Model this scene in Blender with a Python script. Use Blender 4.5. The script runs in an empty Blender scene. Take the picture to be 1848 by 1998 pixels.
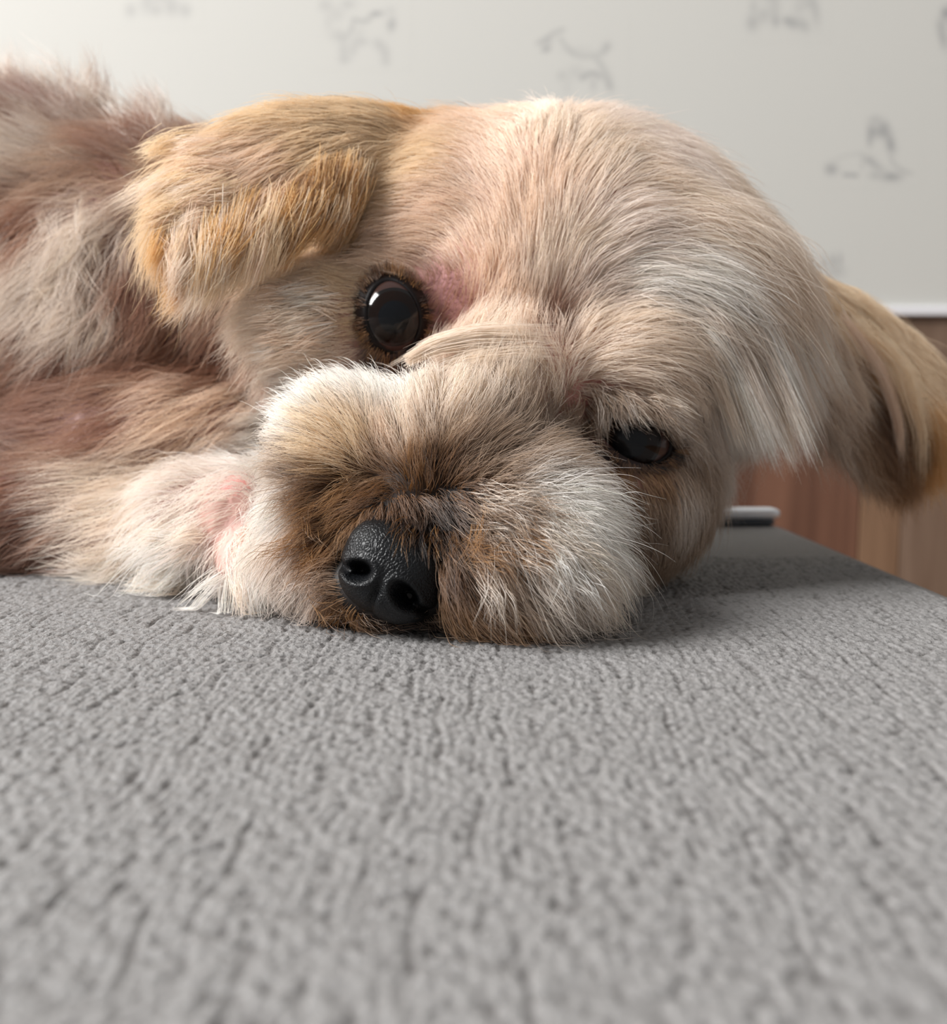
import bpy, bmesh, math, random
import numpy as np
from mathutils import Vector, Matrix
from mathutils.bvhtree import BVHTree
from mathutils.kdtree import KDTree

rng = np.random.default_rng(7)
random.seed(7)
scene = bpy.context.scene
COL = scene.collection

# ------------------------------------------------------------------ camera
F = 1900.0                      # focal length in pixels of the 1848 x 1998 frame
CAM = np.array([0.0, 0.0, 0.0495])
TILT = math.radians(6.6)
cam_data = bpy.data.cameras.new('camera')
cam = bpy.data.objects.new('camera', cam_data)
COL.objects.link(cam)
cam.location = CAM
cam.rotation_euler = (math.radians(90) - TILT, 0, 0)
cam_data.sensor_fit = 'HORIZONTAL'
cam_data.sensor_width = 36.0
cam_data.lens = 36.0 * F / 1848.0
cam_data.clip_start = 0.005
cam_data.clip_end = 50
cam_data.dof.use_dof = True
cam_data.dof.focus_distance = 0.208
cam_data.dof.aperture_fstop = 16.0
scene.camera = cam
RIGHT = np.array([1.0, 0, 0])
FWD = np.array([0, math.cos(TILT), -math.sin(TILT)])
UP = np.array([0, math.sin(TILT), math.cos(TILT)])

def P(px, py, d):
    """world point seen at pixel (px, py) at distance d along the view axis"""
    return CAM + d * (FWD + (px - 924.0) / F * RIGHT - (py - 999.0) / F * UP)

def ray_dir(px, py):
    v = FWD + (px - 924.0) / F * RIGHT - (py - 999.0) / F * UP
    return v / np.linalg.norm(v)

# ------------------------------------------------------------------ light
world = bpy.data.worlds.new('world')
scene.world = world
world.use_nodes = True
bg = world.node_tree.nodes['Background']
bg.inputs['Color'].default_value = (1.0, 0.99, 0.98, 1)
bg.inputs['Strength'].default_value = 0.19

def area(name, loc, target, sx, sy, power, color):
    l = bpy.data.lights.new(name, 'AREA')
    l.shape = 'RECTANGLE'; l.size = sx; l.size_y = sy
    l.energy = power; l.color = color
    o = bpy.data.objects.new(name, l)
    COL.objects.link(o)
    o.location = loc
    o.rotation_euler = (Vector(target) - Vector(loc)).to_track_quat('-Z', 'Y').to_euler()
    return o
area('window_light', (-2.3, -0.30, 1.95), (0.05, 0.30, 0.05), 1.45, 1.45, 128.0, (1.0, 0.997, 0.99))

vs = scene.view_settings
vs.view_transform = 'Standard'
vs.look = 'None'
vs.exposure = 0.80
vs.gamma = 1.0
vs.use_curve_mapping = False

scene.cycles.adaptive_threshold = 0.05
scene.cycles.max_bounces = 6
scene.cycles.diffuse_bounces = 4
scene.cycles.glossy_bounces = 3
scene.cycles.transmission_bounces = 4

# ------------------------------------------------------------------ helpers
def lin(rgb):
    c = np.array(rgb, float) / 255.0
    return np.where(c <= 0.04045, c / 12.92, ((c + 0.055) / 1.055) ** 2.4)

def mat(name):
    m = bpy.data.materials.new(name)
    m.use_nodes = True
    nt = m.node_tree
    b = nt.nodes['Principled BSDF']
    return m, nt, b

def node(nt, kind, **props):
    n = nt.nodes.new(kind)
    for k, v in props.items():
        setattr(n, k, v)
    return n

def mesh_obj(name, verts, faces, material, parent=None, smooth=True):
    me = bpy.data.meshes.new(name)
    me.from_pydata([tuple(v) for v in verts], [], faces)
    me.update()
    if smooth:
        me.shade_smooth()
    if material:
        me.materials.append(material)
    o = bpy.data.objects.new(name, me)
    COL.objects.link(o)
    if parent is not None:
        o.parent = parent
    return o

def grid_obj(name, X, Y, Z, material, parent=None, smooth=True):
    ny, nx = X.shape
    co = np.stack([X, Y, Z], -1).reshape(-1, 3).astype(np.float32)
    idx = np.arange(nx * ny).reshape(ny, nx)
    q = np.stack([idx[:-1, :-1], idx[:-1, 1:], idx[1:, 1:], idx[1:, :-1]], -1).reshape(-1, 4)
    me = bpy.data.meshes.new(name)
    me.vertices.add(len(co)); me.vertices.foreach_set('co', co.ravel())
    me.loops.add(q.size); me.loops.foreach_set('vertex_index', q.ravel().astype(np.int32))
    me.polygons.add(len(q)); me.polygons.foreach_set('loop_start', np.arange(0, q.size, 4, dtype=np.int32))
    me.update(); me.validate()
    if smooth:
        me.shade_smooth()
    me.materials.append(material)
    o = bpy.data.objects.new(name, me)
    COL.objects.link(o)
    if parent is not None:
        o.parent = parent
    return o

def box(name, x0, x1, y0, y1, z0, z1, material, parent=None, bevel=0.0):
    bm = bmesh.new()
    bmesh.ops.create_cube(bm, size=1.0)
    for v in bm.verts:
        v.co = Vector(((x0 + x1) / 2 + v.co.x * (x1 - x0), (y0 + y1) / 2 + v.co.y * (y1 - y0), (z0 + z1) / 2 + v.co.z * (z1 - z0)))
    if bevel > 0:
        bmesh.ops.bevel(bm, geom=list(bm.edges), offset=bevel, segments=2, profile=0.6, affect='EDGES')
    me = bpy.data.meshes.new(name)
    bm.to_mesh(me); bm.free()
    me.materials.append(material)
    o = bpy.data.objects.new(name, me)
    COL.objects.link(o)
    if parent is not None:
        o.parent = parent
    return o

# ------------------------------------------------------------------ setting: materials
WALL_Y = 0.92
FLOOR_Z = -0.43

wall_rgb = lin((200, 200, 195))
M_wall, nt, b = mat('cream wallpaper')
at = node(nt, 'ShaderNodeAttribute', attribute_name='print')
mix = node(nt, 'ShaderNodeMix', data_type='RGBA')
mix.inputs['A'].default_value = (*wall_rgb, 1)
mix.inputs['B'].default_value = (*lin((96, 98, 106)), 1)
nt.links.new(at.outputs['Fac'], mix.inputs['Factor'])
nt.links.new(mix.outputs['Result'], b.inputs['Base Color'])
b.inputs['Roughness'].default_value = 0.75
tc = node(nt, 'ShaderNodeTexCoord')
nz = node(nt, 'ShaderNodeTexNoise'); nz.inputs['Scale'].default_value = 900
bp = node(nt, 'ShaderNodeBump'); bp.inputs['Strength'].default_value = 0.08; bp.inputs['Distance'].default_value = 0.0005
nt.links.new(tc.outputs['Object'], nz.inputs['Vector'])
nt.links.new(nz.outputs['Fac'], bp.inputs['Height'])
nt.links.new(bp.outputs['Normal'], b.inputs['Normal'])

M_trim, nt, b = mat('white painted trim')
b.inputs['Base Color'].default_value = (*lin((226, 226, 230)), 1); b.inputs['Roughness'].default_value = 0.4

def wood(name, rgb_a, rgb_b, vertical=True):
    m, nt, b = mat(name)
    tc = node(nt, 'ShaderNodeTexCoord')
    mp = node(nt, 'ShaderNodeMapping')
    mp.inputs['Scale'].default_value = (28, 28, 2.2) if vertical else (28, 2.2, 28)
    nz = node(nt, 'ShaderNodeTexNoise'); nz.inputs['Scale'].default_value = 2.0; nz.inputs['Detail'].default_value = 6; nz.inputs['Distortion'].default_value = 0.7
    oi = node(nt, 'ShaderNodeObjectInfo')
    ad = node(nt, 'ShaderNodeVectorMath', operation='ADD')
    rp = node(nt, 'ShaderNodeValToRGB')
    rp.color_ramp.elements[0].position = 0.32; rp.color_ramp.elements[0].color = (*lin(rgb_a), 1)
    rp.color_ramp.elements[1].position = 0.7; rp.color_ramp.elements[1].color = (*lin(rgb_b), 1)
    nt.links.new(tc.outputs['Object'], mp.inputs['Vector'])
    nt.links.new(mp.outputs['Vector'], ad.inputs[0]); nt.links.new(oi.outputs['Location'], ad.inputs[1])
    nt.links.new(ad.outputs['Vector'], nz.inputs['Vector'])
    nt.links.new(nz.outputs['Fac'], rp.inputs['Fac'])
    nt.links.new(rp.outputs['Color'], b.inputs['Base Color'])
    b.inputs['Roughness'].default_value = 0.42
    return m
M_wood_red = wood('reddish brown wood', (92, 62, 48), (122, 86, 68))
M_wood_tan = wood('tan brown wood', (118, 90, 68), (142, 112, 88))
M_wood_grey = wood('grey brown wood', (108, 86, 70), (130, 108, 92))
M_floor = wood('floor wood', (120, 88, 64), (156, 120, 92), vertical=False)

# ------------------------------------------------------------------ setting: geometry
rail_z = P(1790, 612, WALL_Y / math.cos(TILT) * 1.0)[2]
# exact height of the rail on the wall plane
rd = ray_dir(1790, 614); rail_z = CAM[2] + rd[2] / rd[1] * WALL_Y

floor = box('floor', -3.0, 2.4, -2.0, WALL_Y + 0.05, FLOOR_Z - 0.03, FLOOR_Z, M_floor)
floor['kind'] = 'structure'
wall = box('wall_back', -3.0, 2.4, WALL_Y, WALL_Y + 0.06, rail_z, 2.1, M_wall)
wall['kind'] = 'structure'
low = box('wall_lower', -3.0, 2.4, WALL_Y + 0.012, WALL_Y + 0.06, FLOOR_Z, rail_z, M_wood_red)
low['kind'] = 'structure'
low['label'] = 'brown wood panelling below the white rail'
trim = box('trim_1', -3.0, 2.4, WALL_Y - 0.004, WALL_Y + 0.02, rail_z - 0.001, rail_z + 0.0075, M_trim, bevel=0.0012)
trim['kind'] = 'structure'

def wall_x(px):
    r = ray_dir(px, 900)
    return r[0] / r[1] * WALL_Y
# vertical boards
edges = [wall_x(p) for p in (560, 840, 1130, 1400, 1684, 1766, 1960, 2240, 2500, 2780)]
kinds = [M_wood_red, M_wood_tan, M_wood_red, M_wood_red, M_wood_tan, M_wood_grey, M_wood_red, M_wood_tan, M_wood_grey]
for i in range(len(edges) - 1):
    o = box('panel_board', edges[i] + 0.0006, edges[i + 1] - 0.0006, WALL_Y + 0.002, WALL_Y + 0.014, FLOOR_Z + 0.001, rail_z - 0.0016, kinds[i], parent=low, bevel=0.0008)

# ------------------------------------------------------------------ wallpaper print (flat sketches of dogs on the paper)
def sketch(name, cx, cy, half_w, half_h, marks, label):
    """marks in photo pixels: ('b', x, y, rx, ry, rot, dark) soft blobs, ('s', [(x,y)..], width, dark) strokes"""
    nx, ny = 90, int(90 * half_h / half_w)
    px = np.linspace(cx - half_w, cx + half_w, nx); py = np.linspace(cy - half_h, cy + half_h, ny)
    PX, PY = np.meshgrid(px, py)
    val = np.zeros_like(PX)
    for m in marks:
        if m[0] == 'b':
            _, x, y, rx, ry, rot, dk = m
            c, s = math.cos(math.radians(rot)), math.sin(math.radians(rot))
            u = (PX - x) * c + (PY - y) * s; v = -(PX - x) * s + (PY - y) * c
            val = val + dk * np.exp(-((u / rx) ** 2 + (v / ry) ** 2))
        else:
            _, pts, w, dk = m
            dmin = np.full_like(PX, 1e9)
            for (x0, y0), (x1, y1) in zip(pts[:-1], pts[1:]):
                dx, dy = x1 - x0, y1 - y0
                t = np.clip(((PX - x0) * dx + (PY - y0) * dy) / (dx * dx + dy * dy + 1e-9), 0, 1)
                dmin = np.minimum(dmin, np.hypot(PX - x0 - t * dx, PY - y0 - t * dy))
            val = np.maximum(val, dk * np.exp(-(dmin / w) ** 2))
    edge = np.minimum(np.minimum(PX - px[0], px[-1] - PX), np.minimum(PY - py[0], py[-1] - PY)) / 8.0
    val = np.clip(val * 0.9, -0.25, 0.8) * np.clip(edge, 0, 1)
    V = FWD[None, None] + ((PX - 924) / F)[..., None] * RIGHT - ((PY - 999) / F)[..., None] * UP
    t = (WALL_Y - 0.00003) / V[..., 1]
    W = CAM + V * t[..., None]
    o = grid_obj(name, W[..., 0], W[..., 1], W[..., 2], M_wall, parent=wall)
    a = o.data.attributes.new('print', 'FLOAT', 'POINT')
    a.data.foreach_set('value', val.ravel().astype(np.float32))
    o['label'] = label
    return o

B = lambda x, y, rx, ry, rot, d: ('b', x, y, rx, ry, rot, d)
S = lambda pts, w, d: ('s', pts, w, d)
sketch('dog_sketch', 708, 58, 95, 80, [
    B(635, 10, 14, 12, 0, .22), B(680, 8, 14, 10, 0, .22), B(657, 28, 16, 14, 0, .16), B(640, 45, 9, 14, 0, .12),
    B(663, 70, 20, 12, 10, .22), S([(690, 38), (714, 42)], 5, .3), S([(716, 40), (728, 28), (745, 26)], 6, .3),
    B(733, 26, 7, 5, 0, .28), B(764, 48, 9, 14, 10, .42), B(762, 20, 10, 8, 0, .14), S([(690, 40), (684, 62), (668, 76)], 5, .24),
    B(700, 62, 14, 16, 0, .1), B(670, 100, 9, 20, 0, .22), B(690, 95, 9, 18, 20, .2), B(708, 82, 12, 8, 0, .2),
    B(738, 86, 10, 12, -30, .22), B(752, 104, 10, 18, -10, .24), B(672, 118, 12, 6, 0, .16), B(752, 122, 9, 6, 0, .14)],
    'grey printed sketch of a fluffy standing dog')
sketch('dog_sketch', 1124, 118, 105, 88, [
    S([(1050, 84), (1066, 76), (1078, 66), (1098, 58)], 5, .3), B(1066, 96, 9, 6, -20, .5), B(1070, 82, 12, 8, -30, .2),
    S([(1094, 76), (1105, 92), (1120, 106), (1138, 111), (1160, 109), (1176, 104), (1188, 90)], 6, .22),
    B(1130, 98, 30, 9, 0, .1), B(1182, 90, 9, 13, 30, .16), S([(1160, 110), (1172, 124), (1182, 148), (1190, 170)], 7, .24),
    B(1190, 160, 10, 26, -10, .12), S([(1136, 152), (1150, 144), (1160, 142), (1172, 150)], 6, .36), B(1124, 140, 18, 14, 0, .15),
    B(1096, 148, 10, 10, 30, .2), S([(1110, 135), (1112, 160)], 4, .1), B(1158, 165, 7, 14, 0, .22), B(1106, 172, 10, 14, 0, .1)],
    'grey printed sketch of a smooth dog with raised tail')
sketch('dog_sketch', 1530, 22, 92, 60, [
    B(1468, 45, 12, 16, 0, .35), B(1490, 30, 12, 16, 0, .25), B(1512, 14, 12, 22, 0, .22), B(1514, 42, 8, 12, 0, .35),
    B(1548, 45, 14, 12, 20, .42), B(1535, 40, 8, 8, 0, .3), B(1570, 50, 10, 14, -20, .3), B(1560, 15, 14, 14, 0, .16),
    B(1592, 25, 9, 26, -8, .26), B(1580, 5, 14, 12, 0, .2), B(1470, 12, 8, 14, 0, .22), B(1500, -10, 22, 10, 0, .3), B(1560, -12, 24, 10, 0, .25)],
    'grey printed sketch of a shaggy long haired dog')
sketch('dog_sketch', 1700, 292, 100, 75, [
    B(1622, 330, 13, 11, 0, .5), S([(1648, 341), (1672, 342)], 4, .5), S([(1626, 314), (1650, 304), (1682, 298)], 4, .12),
    B(1700, 256, 9, 16, 0, .4), B(1722, 258, 16, 12, 0, .5), B(1726, 244, 12, 8, 0, .3), B(1710, 232, 14, 8, 0, .24),
    B(1738, 282, 9, 18, -10, .55), B(1697, 276, 6, 12, 0, .3), B(1748, 240, 10, 10, 0, -.12), B(1696, 312, 14, 8, 25, .36),
    B(1712, 325, 16, 7, 25, .3), S([(1737, 300), (1742, 318), (1760, 332), (1780, 340)], 5, .22), B(1740, 345, 20, 9, 0, .55),
    B(1706, 342, 12, 8, 0, .25), B(1782, 346, 12, 7, 20, -.1), S([(1682, 300), (1682, 330)], 3, .2)],
    'grey printed sketch of a lying dog with long ears')
sketch('dog_sketch', 312, 12, 85, 45, [
    B(255, 20, 12, 14, 0, .25), B(285, 10, 12, 18, 0, .2), B(305, 20, 12, 12, 0, .25), B(335, 15, 14, 16, 0, .28), B(362, 20, 12, 14, 0, .26),
    B(312, -5, 30, 12, 0, .2)], 'grey printed sketch of a dog cut by the top left of the frame')
sketch('dog_sketch', 1625, 528, 55, 55, [
    B(1608, 512, 8, 14, 0, .3), B(1626, 508, 5, 12, 0, .42), B(1640, 506, 5, 12, 0, .36), B(1632, 530, 18, 14, 0, .25), B(1612, 545, 12, 10, 0, .2)],
    'grey printed ears of a dog sketch peeking over the ear fur')
sketch('dog_sketch', 1872, 60, 60, 75, [
    B(1846, 25, 9, 12, 0, .6), B(1840, 75, 8, 22, -12, .4), B(1836, 48, 10, 14, 0, .25), B(1875, 40, 26, 34, 0, .25), B(1880, 90, 22, 18, 0, .2)],
    'grey printed sketch of a dog cut by the right of the frame')

# ------------------------------------------------------------------ grey bench
def ground_at(px, py):
    r = ray_dir(px, py); t = -CAM[2] / r[2]
    return CAM + r * t
corner = ground_at(1530, 1019)
BX = corner[0] + 0.004         # right face of the bench
BY = corner[1] + 0.004         # back face of the bench
RAD = 0.012
M_fab, nt, b = mat('nubby grey upholstery')
tc = node(nt, 'ShaderNodeTexCoord')
nz = node(nt, 'ShaderNodeTexNoise'); nz.inputs['Scale'].default_value = 1250; nz.inputs['Detail'].default_value = 4
n2 = node(nt, 'ShaderNodeTexNoise'); n2.inputs['Scale'].default_value = 18; n2.inputs['Detail'].default_value = 3
at = node(nt, 'ShaderNodeAttribute', attribute_name='nub')
rp = node(nt, 'ShaderNodeValToRGB')
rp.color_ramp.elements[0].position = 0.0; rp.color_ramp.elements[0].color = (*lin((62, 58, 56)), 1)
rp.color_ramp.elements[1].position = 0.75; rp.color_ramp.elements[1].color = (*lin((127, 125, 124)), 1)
ml = node(nt, 'ShaderNodeMath', operation='MULTIPLY_ADD'); ml.inputs[1].default_value = 0.35; ml.inputs[2].default_value = 0.0
ad = node(nt, 'ShaderNodeMath', operation='ADD')
mx = node(nt, 'ShaderNodeMix', data_type='RGBA', blend_type='MULTIPLY'); mx.inputs['Factor'].default_value = 0.25
nt.links.new(tc.outputs['Object'], nz.inputs['Vector']); nt.links.new(tc.outputs['Object'], n2.inputs['Vector'])
nt.links.new(nz.outputs['Fac'], ml.inputs[0])
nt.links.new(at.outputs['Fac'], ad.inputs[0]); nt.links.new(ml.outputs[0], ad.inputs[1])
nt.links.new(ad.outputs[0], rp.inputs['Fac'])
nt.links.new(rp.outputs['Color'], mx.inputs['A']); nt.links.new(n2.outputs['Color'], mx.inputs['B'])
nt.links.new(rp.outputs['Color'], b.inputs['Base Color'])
bp = node(nt, 'ShaderNodeBump'); bp.inputs['Strength'].default_value = 0.9; bp.inputs['Distance'].default_value = 0.0005
nt.links.new(nz.outputs['Fac'], bp.inputs['Height']); nt.links.new(bp.outputs['Normal'], b.inputs['Normal'])
b.inputs['Roughness'].default_value = 0.62
b.inputs['Specular IOR Level'].default_value = 0.35

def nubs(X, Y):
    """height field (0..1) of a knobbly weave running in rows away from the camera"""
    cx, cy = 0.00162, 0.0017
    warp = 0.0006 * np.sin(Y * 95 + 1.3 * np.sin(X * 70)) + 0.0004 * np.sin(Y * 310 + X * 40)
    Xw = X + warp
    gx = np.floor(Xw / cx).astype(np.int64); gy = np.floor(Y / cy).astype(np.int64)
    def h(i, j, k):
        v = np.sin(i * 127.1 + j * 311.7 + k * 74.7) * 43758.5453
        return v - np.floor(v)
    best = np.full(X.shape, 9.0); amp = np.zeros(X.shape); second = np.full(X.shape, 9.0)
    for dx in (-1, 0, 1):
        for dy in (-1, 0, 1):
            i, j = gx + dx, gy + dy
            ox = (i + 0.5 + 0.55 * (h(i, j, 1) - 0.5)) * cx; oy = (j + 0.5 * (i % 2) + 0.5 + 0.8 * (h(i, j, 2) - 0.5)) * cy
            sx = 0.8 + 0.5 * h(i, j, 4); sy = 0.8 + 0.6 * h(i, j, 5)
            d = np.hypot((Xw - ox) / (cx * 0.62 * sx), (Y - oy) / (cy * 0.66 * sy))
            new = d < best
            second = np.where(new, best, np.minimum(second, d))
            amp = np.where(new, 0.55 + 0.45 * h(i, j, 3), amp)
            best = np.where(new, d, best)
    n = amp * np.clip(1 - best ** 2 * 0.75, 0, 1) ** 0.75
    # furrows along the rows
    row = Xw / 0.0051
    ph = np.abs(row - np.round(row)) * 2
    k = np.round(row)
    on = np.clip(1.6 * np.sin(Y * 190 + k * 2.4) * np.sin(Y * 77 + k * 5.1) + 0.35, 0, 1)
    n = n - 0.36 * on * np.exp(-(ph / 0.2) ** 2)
    return n

def graded(lo, f0, f1, hi, fine, grow=1.25, cap=0.03):
    a = list(np.arange(f0, f1, fine))
    s = fine; x = a[-1]; up = []
    while x < hi - 1e-6:
        s = min(s * grow, cap); x = min(x + s, hi); up.append(x)
    s = fine; x = f0; dn = []
    while x > lo + 1e-6:
        s = min(s * grow, cap); x = max(x - s, lo); dn.append(x)
    return np.array(dn[::-1] + a + up)
ux = graded(-0.75, -0.21, BX - RAD, BX - RAD, 0.00045)
uy = graded(-0.35, 0.055, 0.305, BY - RAD, 0.00045, cap=0.02)
ang = np.linspace(0, math.pi / 2, 8)[1:]
xs = np.concatenate([ux, ux[-1] + RAD * np.sin(ang), [BX] * 4])
xdz = np.concatenate([0 * ux, -RAD + RAD * np.cos(ang), [-0.1, -0.2, -0.3, -0.34]])
ys = np.concatenate([[uy[0]] * 2, uy, uy[-1] + RAD * np.sin(ang), [BY] * 4])
ydz = np.concatenate([[-0.34, -0.1], 0 * uy, -RAD + RAD * np.cos(ang), [-0.1, -0.2, -0.3, -0.34]])
GX, GY = np.meshgrid(xs, ys); ZX, ZY = np.meshgrid(xdz, ydz)
NB = nubs(GX, GY)
stp = np.maximum(np.gradient(xs)[None, :], np.gradient(ys)[:, None])       # where the mesh is too coarse for the nubs they even out
fade = np.clip((stp - 0.0005) / 0.0011, 0, 1)
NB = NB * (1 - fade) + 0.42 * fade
soft = 0.0018 * np.sin(GX * 14 + 0.6) * np.sin(GY * 17)
flat = ((ZX == 0) & (ZY == 0))
GZ = np.minimum(ZX, ZY) + np.where(flat, 0.00085 * NB - 0.0006, -0.0006 + 0.0003 * NB)
GZ = np.maximum(GZ, -0.34)
bench = bpy.data.objects.new('upholstered_bench', None)
COL.objects.link(bench)
bench.location = (0, 0, FLOOR_Z)
bench['label'] = 'grey nubby fabric bench with a rounded edge under the dog'
bench['category'] = 'bench'
def keep(o, parent):
    o.parent = parent
    o.matrix_parent_inverse = parent.matrix_world.inverted()
bpy.context.view_layer.update()
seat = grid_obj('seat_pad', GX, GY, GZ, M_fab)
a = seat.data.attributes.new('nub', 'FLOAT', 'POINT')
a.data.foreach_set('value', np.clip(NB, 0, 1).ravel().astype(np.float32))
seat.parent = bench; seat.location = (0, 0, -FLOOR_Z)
base = box('base', -0.72, BX - 0.02, -0.3, BY - 0.02, FLOOR_Z + 0.04, -0.3, M_fab)
base.parent = bench; base.location = (0, 0, -FLOOR_Z)
M_leg, nt, b = mat('dark bench foot'); b.inputs['Base Color'].default_value = (0.02, 0.018, 0.016, 1); b.inputs['Roughness'].default_value = 0.5
for lx in (-0.68, BX - 0.07):
    for ly in (-0.26, BY - 0.07):
        l = box('leg', lx, lx + 0.035, ly, ly + 0.035, FLOOR_Z, FLOOR_Z + 0.04, M_leg, bevel=0.003)
        l.parent = bench; l.location = (0, 0, -FLOOR_Z)

# silver bar at the back corner
M_metal, nt, b = mat('brushed silver metal')
b.inputs['Base Color'].default_value = (0.80, 0.83, 0.88, 1); b.inputs['Metallic'].default_value = 0.65; b.inputs['Roughness'].default_value = 0.36
M_metal_d, nt, b = mat('blue grey underside')
b.inputs['Base Color'].default_value = (0.07, 0.085, 0.105, 1); b.inputs['Roughness'].default_value = 0.5
bar = bpy.data.objects.new('metal_bar', None); COL.objects.link(bar)
bar_y = BY - 0.012
rr = ray_dir(1522, 1000); bar_x1 = rr[0] / rr[1] * bar_y
bar['label'] = 'slim silver metal bar with rounded end lying on the far corner of grey bench'
bar['category'] = 'metal bar'
bar.location = (bar_x1 - 0.06, bar_y, 0)
def capsule(name, x0, x1, y, z, ry, rz, material, parent, loc):
    V = []; Fc = []; n = 20; st = []
    for k in range(7):
        a_ = k / 6 * math.pi / 2; st.append((x0 + ry * (1 - math.sin(a_)) if False else x0 + ry - ry * math.cos(a_), math.sin(a_)))
    for k in range(7):
        a_ = k / 6 * math.pi / 2; st.append((x1 - ry + ry * math.sin(a_), math.cos(a_)))
    for (x, s) in st:
        s = max(s, 0.02)
        for i in range(n):
            t = 2 * math.pi * i / n
            c, sn = math.cos(t), math.sin(t)
            q = lambda u: math.copysign(abs(u) ** 0.7, u)
            V.append((x - loc[0], y + ry * s * q(c) - loc[1], z + rz * s * q(sn) - loc[2]))
    for k in range(len(st) - 1):
        for i in range(n):
            Fc.append((k * n + i, k * n + (i + 1) % n, (k + 1) * n + (i + 1) % n, (k + 1) * n + i))
    Fc.append(tuple(range(n))); Fc.append(tuple((len(st) - 1) * n + i for i in range(n))[::-1])
    return mesh_obj(name, V, Fc, material, parent)
capsule('bar_body', bar_x1 - 0.14, bar_x1, bar_y, 0.0046, 0.0045, 0.0024, M_metal, bar, bar.location)
capsule('dark_strip', bar_x1 - 0.138, bar_x1 - 0.002, bar_y, 0.0012, 0.0038, 0.0014, M_metal_d, bar, bar.location)  # dark blue grey strip along the underside of the bar

# ------------------------------------------------------------------ dog: body mesh
dog = bpy.data.objects.new('dog', None)
COL.objects.link(dog)
dog['label'] = 'cream and tan fluffy small dog lying with its head on the grey bench'
dog['category'] = 'dog'

parts_bm = bmesh.new()
def ball(px, py, d, rx, ry, rz, roll=0.0, yaw=0.0):
    """ellipsoid, radii in mm along image-right, depth and image-up; roll clockwise in degrees"""
    c = P(px, py, d)
    R = Matrix((Vector(RIGHT), Vector(FWD), Vector(UP))).transposed().to_4x4()
    R = Matrix.Translation(Vector(c)) @ R @ Matrix.Rotation(math.radians(roll), 4, 'Y') @ Matrix.Rotation(math.radians(yaw), 4, 'Z') @ Matrix.Diagonal((rx / 1000, ry / 1000, rz / 1000, 1))
    bmesh.ops.create_icosphere(parts_bm, subdivisions=4, radius=1.0, matrix=R)

# skull
ball(1110, 545, .292, 57, 52, 45, 12)
ball(1230, 600, .290, 45, 48, 40, 25)
ball(930, 520, .288, 42, 42, 40)
ball(1010, 590, .268, 36, 28, 30, 27)
ball(850, 500, .268, 22, 20, 17, 20)
ball(1200, 735, .252, 20, 17, 15, 27)
ball(1010, 740, .246, 20, 18, 16, 27)
# cheeks and jaw
ball(650, 640, .268, 20, 24, 17, -20)
ball(780, 640, .268, 22, 24, 22)
ball(1230, 930, .268, 22, 26, 20)
ball(970, 880, .285, 50, 44, 34)
ball(1120, 960, .265, 36, 30, 24)
# muzzle
ball(855, 945, .236, 27, 28, 20, 27)
ball(890, 865, .230, 16, 22, 12, 27)
ball(690, 890, .230, 15, 20, 15, 10)
ball(665, 1010, .228, 14, 18, 15, 0)
ball(980, 1010, .222, 20, 20, 17, 20)
ball(1025, 1110, .216, 15, 18, 13, 10)
ball(930, 1130, .213, 18, 16, 10, 10)
ball(790, 1050, .216, 15, 14, 13, 27)
ball(760, 1150, .214, 16, 14, 8, 10)
ball(650, 1090, .226, 14, 15, 10, 10)
# neck, shoulder, trunk
ball(780, 640, .335, 55, 52, 50)
ball(560, 640, .345, 55, 54, 54)
ball(330, 660, .350, 62, 56, 68)
ball(40, 650, .372, 80, 66, 78)
ball(-330, 660, .395, 95, 74, 80)
ball(-750, 680, .41, 95, 76, 76)
ball(-1130, 720, .42, 70, 72, 64)
ball(340, 900, .318, 48, 38, 32)
ball(40, 1000, .316, 75, 42, 27)
ball(230, 1000, .312, 55, 38, 24)
ball(-300, 1000, .335, 90, 48, 27)
# fore leg tucked next to the muzzle
ball(330, 1040, .288, 34, 22, 13, -8)
ball(430, 1040, .262, 20, 17, 15, 20)
ball(480, 1040, .250, 13, 13, 16)
ball(530, 1090, .240, 14, 14, 9)

def loft(st, thick):
    """flat flap: stations (px, py, d, half_px_x, half_px_y, half_d) with elliptical cross sections"""
    rings = []
    n = 18
    for k, (px, py, d, hx, hy, hd) in enumerate(st):
        c = P(px, py, d); w = P(px + hx, py + hy, d + hd) - c
        nxt = P(*st[min(k + 1, len(st) - 1)][:3]); prv = P(*st[max(k - 1, 0)][:3])
        t = nxt - prv; t /= np.linalg.norm(t)
        nrm = np.cross(t, w); nrm /= np.linalg.norm(nrm)
        rings.append([parts_bm.verts.new(tuple(c + w * math.cos(a) + nrm * thick / 1000 * math.sin(a))) for a in np.linspace(0, 2 * math.pi, n, endpoint=False)])
    for r0, r1 in zip(rings[:-1], rings[1:]):
        for i in range(n):
            parts_bm.faces.new((r0[i], r0[(i + 1) % n], r1[(i + 1) % n], r1[i]))
    parts_bm.faces.new(rings[0][::-1]); parts_bm.faces.new(rings[-1])
# image-left ear
loft([(900, 290, .285, 40, -60, .004), (800, 275, .268, 40, -55, .004), (700, 300, .257, 30, -95, .006), (600, 330, .250, 30, -130, .008),
      (510, 355, .247, 36, -145, .008), (430, 380, .246, 34, -140, .006), (370, 400, .247, 28, -120, .004), (335, 415, .249, 18, -80, .0)], 3.2)
# image-right ear
loft([(1480, 560, .312, 50, -60, .004), (1570, 620, .315, 60, -75, .008), (1650, 690, .317, 80, -85, .016), (1715, 765, .316, 95, -80, .022),
      (1765, 835, .314, 90, -60, .022), (1790, 885, .313, 50, -30, .012)], 2.6)

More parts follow.
